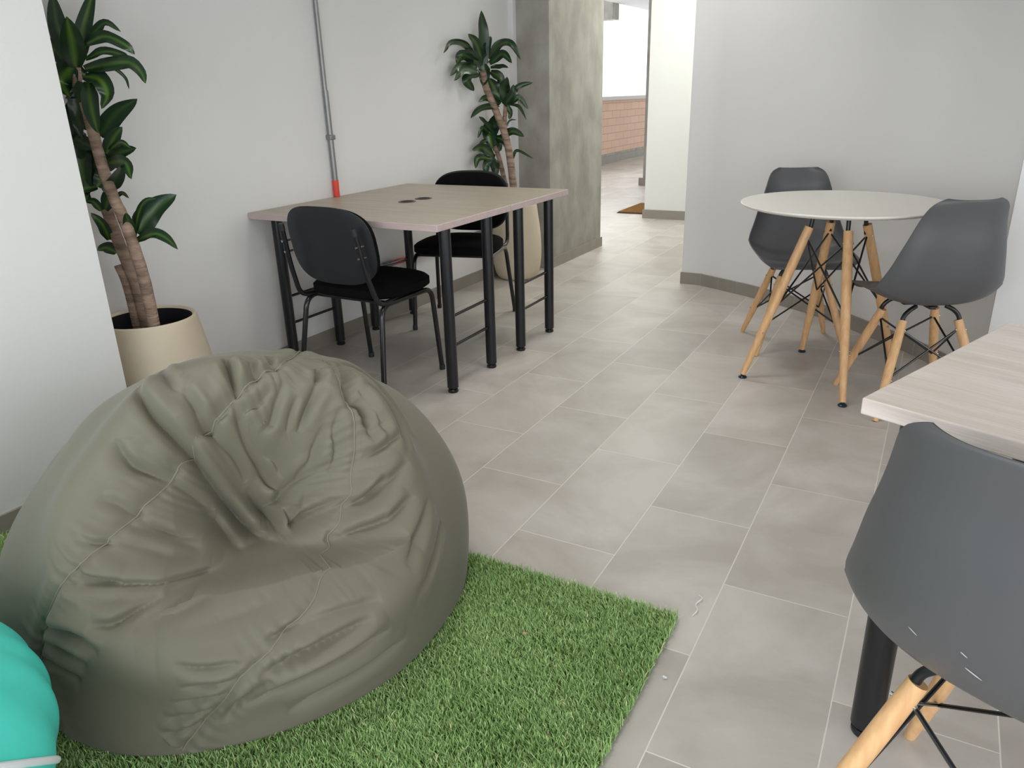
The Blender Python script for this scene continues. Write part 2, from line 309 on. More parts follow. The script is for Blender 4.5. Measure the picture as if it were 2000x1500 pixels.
# ================================================================ conduit
ct=thing('electrical_conduit','grey metal conduit running down the left wall to an orange-red coupling at the desks','conduit',(WL,1.93,0))
MB().tube([(.016,-.012,H),(.016,-.004,1.225)],.0115).build('upper_pipe',M_cond,ct); MB().tube([(.018,-.004,1.235),(.018,0,.80)],.0135).build('lower_pipe',M_cond,ct)
MB().tube([(.018,0,.815),(.018,0,.734)],.0155).build('coupling',M_red,ct)['label']='orange-red coupling at desk height'
MB().tube(rounded([(.018,0,.703),(.018,0,.322),(.018,.10,.322),(.018,.40,.316)],.09),.0115).build('bent_pipe',M_cond,ct)
MB().tube([(.018,.33,.317),(.018,.41,.3155)],.0165).build('pipe_socket',M_cond,ct)
MB().tube([(.018,.40,.316),(.018,.62,.312)],.0145).build('coupling',M_red,ct)['label']='orange-red coupling below the desks'
MB().tube([(.018,.61,.312),(.018,1.0,.322),(.018,1.42,.337)],.0125).build('far_pipe',M_cond,ct)
for y,z in ((-.008,1.9),(.0,1.02)): MB().box(.0,.034,y-.018,y+.018,z-.012,z+.012).build('pipe_clip',M_cond,ct,bevel=.004)
# ================================================================ desks
def desk(name,label,x0,x1,y0,y1,top,mt,me_,legs,loc=(0,0,0),rot=0,group=None,grom=None,th=.028,lr=.0245,rungs=(.20,.33)):
    t=thing(name,label,'desk',loc,rot,group)
    tp=MB().box(x0,x1,y0,y1,top-th,top).build('tabletop',[mt,me_],t,bevel=.0025)
    for p in tp.data.polygons:
        if abs(p.normal.z)<.5: p.material_index=1
    if grom:
        gx,gy=grom; MB().lathe([(.030,top-.001),(.034,top+.0025),(.041,top+.0025),(.043,top-.001)],40,(gx,gy,0)).build('cable_grommet',M_grom,t)
        MB().lathe([(.031,top-.0015),(.031,top+.0006)],32,(gx,gy,0)).build('cable_hole',M_potin,t)
    for (a,b) in legs:
        MB().lathe([(lr,.022),(lr,top-th)],28,(a,b,0)).build('leg',M_black,t)
        MB().lathe([(lr*.45,.009),(lr*.45,.026)],20,(a,b,0)).build('leg_stem',M_black,t)
        MB().lathe([(lr*.86,0),(lr*.92,.003),(lr*.92,.010),(lr*.8,.0135)],28,(a,b,0)).build('foot_disc',M_black,t)
    for k in (0,2):
        for z in rungs:
            a,b=legs[k],legs[k+1]; MB().tube([(a[0],a[1],z),(b[0],b[1],z)],.0065,12).build('rung',M_tube,t)
    return t
DT=.733
desk('work_desk','grey-brown laminate desk on black tube legs, nearer of the pair against the left wall',-1.148,-.138,1.350,1.945,DT,M_lam,M_lamE,[(-1.085,1.455),(-1.085,1.79),(-.180,1.462),(-.188,1.808)],group='paired desks against the left wall',grom=(-.665,1.885))
desk('work_desk','grey-brown laminate desk on black tube legs, farther of the pair beside the concrete column',-1.146,-.138+.002,1.948,2.555,DT,M_lam,M_lamE,[(-1.085,2.085),(-1.085,2.44),(-.182,2.090),(-.190,2.430)],group='paired desks against the left wall',grom=(-.655,2.005))
# desks at the right, turned about 22 degrees clockwise
a22=math.atan2(-.084,.211)
desk('work_desk','pale whitewashed oak desk at the right edge, its near corner pointing at the camera',0,1.02,0,.603,DT,M_lam2,M_lam2E,[(.045,.125),(.125,.47),(.95,.070),(.95,.42)],loc=(1.480,.145,0),rot=a22,group='pale desks at the right edge',lr=.029)
desk('work_desk','sliver of a second pale desk behind the oak desk at the right edge',.075,1.09,.606,1.21,DT,M_lam2,M_lam2E,[(.145,.68),(.145,1.13),(1.02,.68),(1.02,1.13)],loc=(1.480,.145,0),rot=a22,group='pale desks at the right edge',lr=.031)
# ================================================================ round table
rt=thing('round_table','round white table on four splayed beech legs with black wire bracing','table',(1.200,2.312,0))
TZ=.752
MB().lathe([(.0,TZ-.017),(.372,TZ-.017),(.390,TZ-.012),(.399,TZ-.006),(.400,TZ-.002),(.398,TZ),(0,TZ)],96,capb=False,capt=False).build('tabletop',M_white,rt)
tl=[(.124,-.326),(-.305,-.162),(-.131,.309),(.266,.224)]
topc=[]
for x,y in tl:
    n=np.array([x,y])/math.hypot(x,y); b=np.array([x,y,.016]); e=np.array([n[0]*.125,n[1]*.125,.655]); topc.append(e)
    P=[b+(e-b)*t for t in np.linspace(0,1,9)]; rr=[.0125,.0145,.0165,.018,.019,.0195,.0195,.019,.018]
    lg=MB().tube(P,rr,24).build('leg',M_beech,rt)
    MB().lathe([(.017,0),(.0185,.004),(.014,.009),(.008,.011),(.008,.018)],24,(x,y,0)).build('glide',M_blue,lg)
    for t in (.30,.93):
        q=b+(e-b)*t; s=np.array([-n[1],n[0],0]); MB().tube([q-s*.021,q+s*.021],.0045,12).build('bolt',M_chrome,lg)
    MB().tube([e+[0,0,-.04],e*[.92,.92,1]+[0,0,.03],e*[.86,.86,1]+[0,0,.085]],[.008,.009,.009],10).build('bracket',M_black,rt)
MB().box(-.11,.11,-.018,.018,TZ-.024,TZ-.0165).box(-.018,.018,-.11,.11,TZ-.024,TZ-.0165).build('mounting_plate',M_black,rt,bevel=.002)
for k in range(4):
    a=np.array([tl[k][0],tl[k][1],.016]); b=np.array([tl[(k+1)%4][0],tl[(k+1)%4][1],.016]); A=topc[k]; B=topc[(k+1)%4]
    pa,pb=a+(A-a)*.93,b+(B-b)*.93; la,lb=a+(A-a)*.50,b+(B-b)*.50; s=.93
    for p,q in ((pa,lb),(pb,la)):
        p=p*[s,s,1]; q=q*[s,s,1]; MB().tube([p,q],.0040,8).build('brace_wire',M_tube,rt)
# ================================================================ moulded shell chairs
PR=np.array([(0.212,0.418),(0.205,0.434),(0.175,0.444),(0.10,0.438),(0.0,0.424),(-0.08,0.420),(-0.140,0.436),(-0.178,0.478),(-0.2061,0.545),(-0.2209,0.640),(-0.2283,0.740),(-0.2503,0.825)])
HW=np.array([.195,.21,.22,.228,.236,.244,.249,.245,.227,.197,.160,.124])
UPL=np.array([0,.004,.012,.026,.048,.066,.076,.080,.079,.067,.049,.024])
def shell_grid(ns=70,nt=49):
    p=cr(PR,ns); w=cr(HW,ns)[:,0]; u=cr(UPL,ns)[:,0]
    tan=np.gradient(p,axis=0); tan/=np.linalg.norm(tan,axis=1)[:,None]; nn=np.stack([tan[:,1],-tan[:,0]],1)
    t=np.linspace(-1,1,nt); t=np.sign(t)*(1-(1-np.abs(t))**1.25)
    arc=np.r_[0,np.cumsum(np.linalg.norm(np.diff(p,axis=0),axis=1))]; L=arc[-1]; G=np.zeros((ns,nt,3))
    for i in range(ns):
        k=1.0
        for e,Rr,am in ((arc[i],.06,.30),(L-arc[i],.048,.27)):
            if e<Rr: k=min(k,1-am*(1-math.sqrt(max(0,1-(1-e/Rr)**2))))
        lift=u[i]*np.abs(t)**2.6; G[i,:,0]=w[i]*k*t*(1-.10*np.abs(t)**4*(u[i]/.105))
        G[i,:,1]=p[i,0]+nn[i,0]*lift; G[i,:,2]=p[i,1]+nn[i,1]*lift
    return G
def shell_chair():
    t=thing('shell_chair','','chair')
    sh=MB().grid(shell_grid()).build('shell',M_shell,t,solid=.0055,sub=1)
    for sx in (-1,1):
        for sy in (-1,1):
            b=np.array([sx*.205,sy*.197,.0]); e=np.array([sx*.103,sy*.086+.005,.360]); P=[b+(e-b)*q for q in np.linspace(0.0,1,9)]
            lg=MB().tube(P,[.0105,.0125,.0145,.016,.0168,.0172,.0172,.0168,.0155],20).build('leg',M_beech,t)
            MB().tube([b*[1,1,0]+[0,0,.0],b+(e-b)*.012],.0095,14).build('foot_pad',M_pipe,lg)
            s=np.array([1.,0,0])
            for q in (.40,.90):
                c=b+(e-b)*q; MB().tube([c-s*.0195,c+s*.0195],.0042,10).build('bolt',M_chrome,lg)
            MB().tube(rounded([e+(b-e)*.10,e+[0,0,.018],e+[-sx*.022,-sy*.004,.040],[sx*.055,sy*.068,.412]],.015),[.0075]+[.0085]*0+[.0085]*(len(rounded([e+(b-e)*.10,e+[0,0,.018],e+[-sx*.022,-sy*.004,.040],[sx*.055,sy*.068,.412]],.015))-1),10).build('bracket',M_black,t)
    def lp(sx,sy,q):
        b=np.array([sx*.205,sy*.197,.0]); e=np.array([sx*.103,sy*.086+.005,.360]); c=b+(e-b)*q; return c*[.93,.93,1]
    for A,B in (((-1,1),(1,1)),((-1,-1),(1,-1)),((-1,-1),(-1,1)),((1,-1),(1,1))):
        for p,q in ((lp(*A,.90),lp(*B,.42)),(lp(*B,.90),lp(*A,.42))): MB().tube([p,q],.0040,8).build('brace_wire',M_tube,t)
    MB().box(-.075,.075,-.012,.012,.402,.414).box(-.012,.012,-.085,.085,.402,.414).build('seat_mount',M_black,t,bevel=.003)
    return t
sc0=shell_chair()
G_='charcoal shell chairs'
def put(o,x,y,a,label): o.location=(x,y,0); o.rotation_euler=(0,0,R(a-90)); o['label']=label; o['group']=G_
put(sc0,1.000,2.728,-68,'charcoal plastic shell chair behind the round table, by the curved wall')
c2=dup(sc0,(0,0,0),0,''); put(c2,1.5416,2.150,117.9,'charcoal plastic shell chair right of the round table, its back turned to the camera')
c3=dup(sc0,(0,0,0),0,''); put(c3,1.7481,.0051,64.8,'charcoal plastic shell chair in the lower right foreground, cut by the frame, scuffed back')
M_scuff=new_mat('white_scuff',srgb(190,190,190),.8,.2)
def scuff(si,t,L,W,ang):
    p=cr(PR,70); w=cr(HW,70)[:,0]; u=cr(UPL,70)[:,0]; tan=np.gradient(p,axis=0); tan/=np.linalg.norm(tan,axis=1)[:,None]
    def at(sf,t):
        k=min(68,int(sf)); f=sf-k; q=p[k]*(1-f)+p[k+1]*f; n=np.array([tan[k][1],-tan[k][0]]); l=u[k]*abs(t)**2.6-.0005
        return (w[k]*t*(1-.10*abs(t)**4*(u[k]/.105)),q[0]+n[0]*l,q[1]+n[1]*l)
    V=[at(si,t)]; n=14
    for k in range(n):
        c,d=math.cos(6.283*k/n)*L,math.sin(6.283*k/n)*W; x=c*math.cos(ang)-d*math.sin(ang); y=c*math.sin(ang)+d*math.cos(ang); V.append(at(si+y/.0125,t+x/.23))
    MB().add(V,[(0,1+k,1+(k+1)%n) for k in range(n)]).build('scuff_mark',M_scuff,c3)
scuff(48.5,-.333,.007,.0012,-.5); scuff(47.2,0.0,.011,.0016,-.45); scuff(49.5,-.05,.005,.001,-.5)
# ================================================================ black visitor chairs
def rr_plate(w,h,rad,th,bulge,nx=28,nz=24,taper=.0,top_r=None):
    "cushion plate: superellipse outline in x,z with thickness in y"
    V=[];F=[]
    n=56; rings=9
    def outline(q):
        c,s=math.cos(q),math.sin(q); e=2/rad; x=np.sign(c)*abs(c)**e*w/2; z=np.sign(s)*abs(s)**e*h/2
        return x*(1+taper*z/h),z
    prof=[(0,1),(.35,.995),(.65,.97),(.85,.90),(.95,.74),(1,.45),(1,-.45),(.95,-.74),(.85,-.90),(.6,-.97),(0,-1)]
    for s,y in prof:
        for k in range(n):
            x,z=outline(2*math.pi*k/n); V.append((x*s,y*th/2+bulge(x*s,z*s),z*s))
    m=len(prof); F=[(i*n+k,i*n+(k+1)%n,(i+1)*n+(k+1)%n,(i+1)*n+k) for i in range(m-1) for k in range(n)]
    return V,F
def visitor_chair():
    t=thing('visitor_chair','','chair')
    V,F=rr_plate(.455,.43,3.2,.062,lambda x,z:0)
    V=[(x,z+.012,y+.432+.012*math.cos(x*6)-(.10*max(0,z-.12)**1.2 if z>.12 else 0)) for x,y,z in V]
    MB().add(V,[f[::-1] for f in F]).build('seat',M_fab,t)
    V,F=rr_plate(.43,.315,3.1,.036,lambda x,z:.55*x*x)
    tilt=R(11); c,s=math.cos(tilt),math.sin(tilt)
    tr=lambda x,y,z:(x,-.235+y*c-z*s-.0, .640+z*c+y*s*.0)
    MB().add([tr(x,y+.016,z) for x,y,z in V],F).build('backrest',M_fab,t)
    V2,F2=rr_plate(.445,.33,3.1,.012,lambda x,z:.55*x*x)
    MB().add([tr(x,y-.008,z) for x,y,z in V2],F2).build('back_shell',M_plas,t)['label']='smooth black plastic back cover'
    for sx in (-1,1):
        U=rounded([(sx*.235,-.255,0),(sx*.206,-.185,.397),(sx*.206,.165,.397),(sx*.212,.205,0)],.055,8)
        U[:,0]=np.where(True,U[:,0],0)
        MB().tube(U,.0115,14).build('leg_frame',M_tube,t)
        for q in ((sx*.235,-.255),(sx*.212,.205)): MB().lathe([(.0135,0),(.0135,.02),(.011,.026)],16,(q[0],q[1],0)).build('foot_cap',M_plas,t)
        B=rounded([(sx*.195,-.05,.405),(sx*.213,-.212,.405),(sx*.200,-.262,.56),(sx*.192,-.290,.71)],.05,7)
        MB().tube(B,.0105,14).build('back_support',M_black,t)
        MB().tube([(sx*.192,-.289,.700),(sx*.190,-.294,.728)],[.0125,.0115],12).build('end_cap',M_plas,t)
        for zz in (.655,.61): 
            yy=-.262-(zz-.56)*.187; MB().tube([(sx*.196,yy-.016,zz),(sx*.196,yy+.03,zz)],.0045,10).build('bolt',M_chrome,t)
    for y in (-.13,.12): MB().tube([(-.206,y,.397),(.206,y,.397)],.009,12).build('cross_bar',M_tube,t)
    return t
vc=visitor_chair(); vc.location=(-.600,1.485,0); vc.rotation_euler=(0,0,R(-1)); vc['label']='black fabric visitor chair at the nearer desk, plastic back turned to the camera'; vc['group']='black visitor chairs at the paired desks'
dup(vc,(-.722,2.415,0),R(-166),'black fabric visitor chair behind the farther desk, facing the camera')
# ================================================================ planters and dracaenas
PLN={"leaves":[[-1.024,0.604,1.321,-1.073,0.604,1.428,-1.09,0.618,1.541,0.0551],[-1.022,0.608,1.325,-1.018,0.651,1.427,-1.021,0.726,1.562,0.0475],[-1.017,0.599,1.317,-0.931,0.546,1.388,-0.858,0.498,1.45,0.062],[-0.948,0.596,1.368,-0.9,0.61,1.415,-0.846,0.617,1.438,-0.78,0.615,1.409,0.0231],[-0.929,0.595,1.382,-0.842,0.602,1.399,-0.754,0.603,1.369,-0.735,0.616,1.342,0.0304],[-0.947,0.593,1.337,-0.854,0.598,1.355,-0.768,0.599,1.339,-0.734,0.586,1.318,0.023],[-0.972,0.598,1.308,-0.86,0.595,1.316,-0.719,0.578,1.317,-0.639,0.553,1.288,-0.607,0.538,1.254,0.0358],[-0.959,0.598,1.307,-0.87,0.61,1.315,-0.843,0.644,1.281,-0.864,0.668,1.244,0.0096],[-0.976,0.595,1.285,-0.897,0.592,1.274,-0.865,0.586,1.227,-0.892,0.574,1.185,0.0483],[-1.038,0.599,1.321,-1.085,0.591,1.366,-1.085,0.564,1.411,0.0427],[-1.027,0.596,1.321,-1.09,0.585,1.272,-1.029,0.563,1.223,0.0756],[-0.971,0.6,1.269,-0.924,0.562,1.182,-0.872,0.531,1.112,0.0448],[-1.009,0.604,1.27,-1.039,0.59,1.183,-1.025,0.57,1.097,0.0502],[-0.966,0.597,1.102,-0.895,0.622,1.169,-0.792,0.638,1.213,0.0535],[-0.949,0.597,1.043,-0.896,0.603,1.096,-0.843,0.601,1.128,0.0393],[-0.958,0.609,1.047,-0.844,0.583,1.081,-0.791,0.579,1.064,0.0176],[-1.004,0.604,0.988,-0.915,0.611,1.038,-0.83,0.628,1.06,0.0485],[-0.936,0.591,1.014,-0.825,0.572,1.018,-0.765,0.542,0.97,0.0375],[-0.971,0.593,0.922,-0.892,0.579,0.971,-0.804,0.544,1.014,0.0418],[-1.065,0.604,1.075,-1.083,0.584,1.0,-1.081,0.585,0.896,0.0636],[-1.041,0.605,1.067,-1.082,0.607,0.99,-1.083,0.607,0.92,0.0546],[-1.028,0.603,0.852,-0.998,0.617,0.913,-1.086,0.647,0.93,0.0413],[-0.954,0.594,0.895,-0.907,0.596,0.915,-0.86,0.586,0.901,0.012],[-0.886,0.607,0.779,-0.836,0.648,0.851,-0.759,0.696,0.903,0.067],[-0.909,0.609,0.754,-0.856,0.605,0.842,-0.795,0.598,0.892,-0.733,0.597,0.904,0.0173],[-0.883,0.594,0.755,-0.757,0.578,0.788,-0.697,0.577,0.778,-0.617,0.553,0.75,0.0323],[-0.898,0.598,0.762,-0.869,0.573,0.818,-0.846,0.554,0.857,0.0323],[-0.903,0.603,0.698,-0.914,0.609,0.741,-0.928,0.617,0.766,0.0242],[-1.023,0.609,0.699,-1.069,0.605,0.715,-1.089,0.581,0.709,0.0386],[-1.048,0.609,0.745,-1.017,0.574,0.807,-1.022,0.545,0.85,0.0319],[-1.039,0.595,0.849,-1.066,0.592,0.878,-1.09,0.58,0.884,0.0256],[-1.034,0.591,1.223,-1.09,0.594,1.167,-1.09,0.565,1.094,0.0514],[-1.037,0.593,1.223,-1.09,0.623,1.201,-1.09,0.653,1.124,0.0481],[-1.005,0.597,1.059,-1.089,0.595,1.092,-1.09,0.634,1.104,0.043],[-1.051,0.608,0.93,-1.081,0.568,0.921,-1.09,0.595,0.873,0.0436],[-1.036,0.597,0.931,-1.033,0.624,0.972,-1.082,0.654,1.038,0.0411],[-1.019,0.604,1.317,-1.09,0.64,1.317,-1.09,0.692,1.281,0.0395],[-1.014,0.607,1.117,-1.057,0.605,1.142,-1.09,0.626,1.125,0.0381]],"trunks":[[-0.833,0.565,0.47,-0.837,0.567,0.604,-0.861,0.569,0.737,-0.894,0.572,0.842,-0.921,0.574,0.893,-0.952,0.576,1.003,-0.969,0.578,1.136,-0.98,0.58,1.206,0.0391],[-0.971,0.63,0.432,-0.974,0.627,0.578,-1.015,0.624,0.717,-1.04,0.621,0.827,-1.047,0.618,0.861,0.0415],[-0.992,0.61,0.435,-1.0,0.608,0.58,-1.025,0.607,0.655,0.0335],[-1.062,0.62,1.191,-1.056,0.617,1.255,-1.038,0.613,1.318,0.033]]}
PLF={"leaves":[[-1.087,3.355,1.367,-1.081,3.351,1.536,-1.089,3.357,1.679,0.0678],[-1.086,3.336,1.396,-1.085,3.275,1.49,-1.087,3.187,1.54,0.0504],[-1.09,3.374,1.397,-1.087,3.402,1.48,-1.087,3.463,1.538,0.0495],[-1.088,3.263,1.424,-1.082,3.116,1.487,-1.088,2.991,1.485,-1.081,2.898,1.425,0.033],[-1.081,3.272,1.389,-1.086,3.117,1.423,-1.083,3.039,1.368,0.058],[-1.088,3.281,1.36,-1.085,3.075,1.36,-1.087,2.966,1.305,0.0401],[-1.084,3.272,1.331,-1.087,3.117,1.341,-1.088,3.009,1.278,0.0436],[-1.089,3.304,1.316,-1.086,3.152,1.286,-1.083,3.224,1.219,0.0573],[-1.086,3.426,1.407,-1.037,3.476,1.486,-0.957,3.485,1.489,-0.902,3.507,1.395,0.0485],[-1.089,3.436,1.381,-0.994,3.442,1.433,-0.929,3.44,1.377,0.0453],[-1.083,3.437,1.356,-1.015,3.449,1.36,-0.946,3.423,1.351,0.028],[-1.089,3.446,1.333,-1.027,3.459,1.294,-1.043,3.465,1.246,0.0492],[-1.084,3.357,1.376,-1.08,3.352,1.308,-1.085,3.335,1.248,0.064],[-1.081,3.306,1.36,-1.083,3.235,1.417,-1.082,3.118,1.448,0.0505],[-1.081,3.383,1.376,-1.086,3.335,1.449,-1.088,3.397,1.567,0.0498],[-0.98,3.465,1.122,-0.994,3.436,1.221,-0.946,3.401,1.298,0.0769],[-0.961,3.461,1.183,-0.904,3.482,1.242,-0.829,3.529,1.261,0.0309],[-0.968,3.466,1.14,-0.908,3.486,1.172,-0.864,3.52,1.103,0.0345],[-0.958,3.454,1.134,-0.88,3.431,1.121,-0.825,3.421,1.041,0.0173],[-0.969,3.453,1.131,-0.962,3.465,1.078,-0.975,3.466,1.044,0.028],[-1.024,3.465,1.154,-1.062,3.437,1.235,-1.076,3.4,1.296,0.0779],[-1.035,3.463,1.141,-1.086,3.376,1.178,-1.089,3.279,1.155,0.0357],[-1.05,3.469,1.129,-1.082,3.301,1.112,-1.087,3.176,1.062,0.0431],[-1.045,3.468,1.132,-1.089,3.461,1.18,-1.083,3.494,1.241,0.0634],[-1.006,3.465,1.132,-0.933,3.438,1.192,-0.915,3.429,1.252,0.0487],[-1.07,3.465,0.934,-1.083,3.359,1.015,-1.087,3.274,1.068,0.0429],[-1.045,3.468,0.934,-0.937,3.447,0.97,-0.859,3.453,0.938,0.045],[-1.089,3.469,0.92,-1.088,3.328,0.998,-1.082,3.243,0.94,0.0286],[-1.015,3.464,0.966,-0.983,3.487,1.034,-0.947,3.517,1.039,0.0104],[-1.083,3.467,0.843,-1.066,3.468,0.888,-1.082,3.472,0.933,0.0565],[-1.087,3.433,0.826,-1.085,3.3,0.877,-1.082,3.169,0.874,0.054],[-1.088,3.419,0.801,-1.082,3.241,0.818,-1.081,3.201,0.759,0.0396],[-1.09,3.442,0.799,-1.088,3.463,0.739,-1.087,3.464,0.682,0.0532],[-0.953,3.453,0.781,-0.923,3.471,0.851,-0.8,3.463,0.802,0.0172],[-1.083,3.451,0.912,-1.089,3.331,0.916,-1.086,3.259,0.896,0.0215],[-1.09,3.452,1.023,-1.089,3.399,0.956,-1.049,3.37,0.869,0.0851],[-1.055,3.46,1.07,-1.084,3.439,0.992,-1.084,3.42,0.914,0.078],[-1.088,3.456,0.831,-1.088,3.351,0.774,-1.088,3.344,0.694,0.0464],[-1.069,3.45,0.934,-1.005,3.45,0.912,-0.999,3.457,0.864,0.0421]],"trunks":[[-0.932,3.425,0.602,-0.964,3.429,0.866,-1.039,3.432,1.071,-1.083,3.376,1.235,-1.082,3.337,1.331,0.0462],[-1.022,3.49,0.591,-1.057,3.485,0.764,-1.083,3.457,0.879,0.0318],[-0.98,3.47,0.831,-1.009,3.468,0.991,-0.996,3.467,1.131,0.0315]]}
def planter(t,r,h):
    pr=[(.68,0),(.80,.02),(.93,.10),(1.0,.24),(1.02,.40),(1.0,.58),(.95,.74),(.885,.90),(.855,.975),(.835,1.0),(.80,1.0),(.765,.985)]
    p=cr([(a*r,b*h) for a,b in pr],44); o=MB().lathe([tuple(q) for q in p],72,capt=False).build('pot',M_pot,t)
    MB().lathe([(.765*r,.985*h),(.75*r,.95*h),(.75*r,.86*h)],64,capb=False,capt=False).build('liner',M_potin,t)
    s=MB().lathe([(.752*r,.87*h),(.4*r,.885*h),(.02*r,.89*h)],48,capb=False).build('soil',M_soil,t)
def leaves_mesh(L,loc,seed,eye):
    rs=np.random.RandomState(seed); mb=MB(); uvs=[]
    for it in L:
        w=it[-1]; P=np.array(it[:-1]).reshape(-1,3)-loc; n=15; Q=cr(P,n); T=np.gradient(Q,axis=0); T/=np.linalg.norm(T,axis=1)[:,None]
        v=eye-Q[n//2]-loc; v/=np.linalg.norm(v); v=v+rs.uniform(-.38,.38,3)+np.array([0,0,.12]); v/=np.linalg.norm(v)
        G=np.zeros((n,7,3)); tt=np.linspace(0,1,n); k0=rs.randint(2,10); ph=rs.uniform(0,6); am=rs.uniform(.04,.30)
        for i in range(n):
            s=np.cross(T[i],v); s/=np.linalg.norm(s)+1e-9; nrm=np.cross(s,T[i])
            q=tt[i]; ww=w*.60*min(1,(.42+2.4*q))*max(0.0,1-q**3.0)**.75*(1 if q<1 else 0)+.0006
            for j,a in enumerate(np.linspace(-1,1,7)):
                G[i,j]=Q[i]+s*ww*a+nrm*(ww*.28*abs(a)**1.3+am*ww*math.sin(ph+q*11+a*2.5)*abs(a))
        mb.grid(G); uvs.append((n,7,k0))
    return mb,uvs
def set_uv(o,uvs):
    me=o.data; uv=me.uv_layers.new(name='UVMap'); co=[]
    for n,m,k in uvs:
        for i in range(n):
            for j in range(m): co.append((j/(m-1),k+.001+.998*i/(n-1)))
    co=np.array(co); li=np.zeros(len(me.loops),int); me.loops.foreach_get('vertex_index',li); uv.data.foreach_set('uv',co[li].ravel())
def dracaena(label,loc,r,h,D,splits,seed):
    loc=np.array(loc,float); t=thing('potted_dracaena',label,'plant',loc); planter(t,r,h)
    for tr in D['trunks']:
        w=tr[-1]; P=np.array(tr[:-1]).reshape(-1,3)-loc
        if P[0][2]<h*1.3:
            d=P[0]-P[1]; q=P[0]+d*((P[0][2]-.86*h)/max(.02,-d[2])); rq=math.hypot(q[0],q[1]); q[:2]*=min(1,.6*r/max(rq,1e-6)); P=np.vstack([q,P[1:]])
        n=60; Q=cr(P,n); s=np.linspace(0,1,n); rad=w*.5*(1.06-.16*s)*(1+.018*np.sin(s*np.random.RandomState(seed).uniform(90,110)))
        MB().tube(Q,rad,18).build('trunk',M_bark,t)
    L=D['leaves']; zs=np.array([l[2] for l in L]); lo=1e9
    for a,b in splits:
        sel=[l for l in L if a<=l[2]<b]
        if not sel: continue
        mb,uvs=leaves_mesh(sel,loc,seed,CAM); o=mb.build('foliage',M_leaf,t); set_uv(o,uvs); o['label']='whorl of strap leaves with a yellow-green midstripe'
    return t
dracaena('tall dracaena in a cream planter, behind the white wall end at the left edge',(-.915,.605,0),.196,.475,PLN,((1.17,9),(.93,1.17),(.1,.93)),5)
dracaena('dracaena in a cream planter, in the corner between the farther desk and the concrete column',(-.967,3.52,0),.165,.50,PLF,((1.20,9),(.86,1.20),(.1,.86)),8)
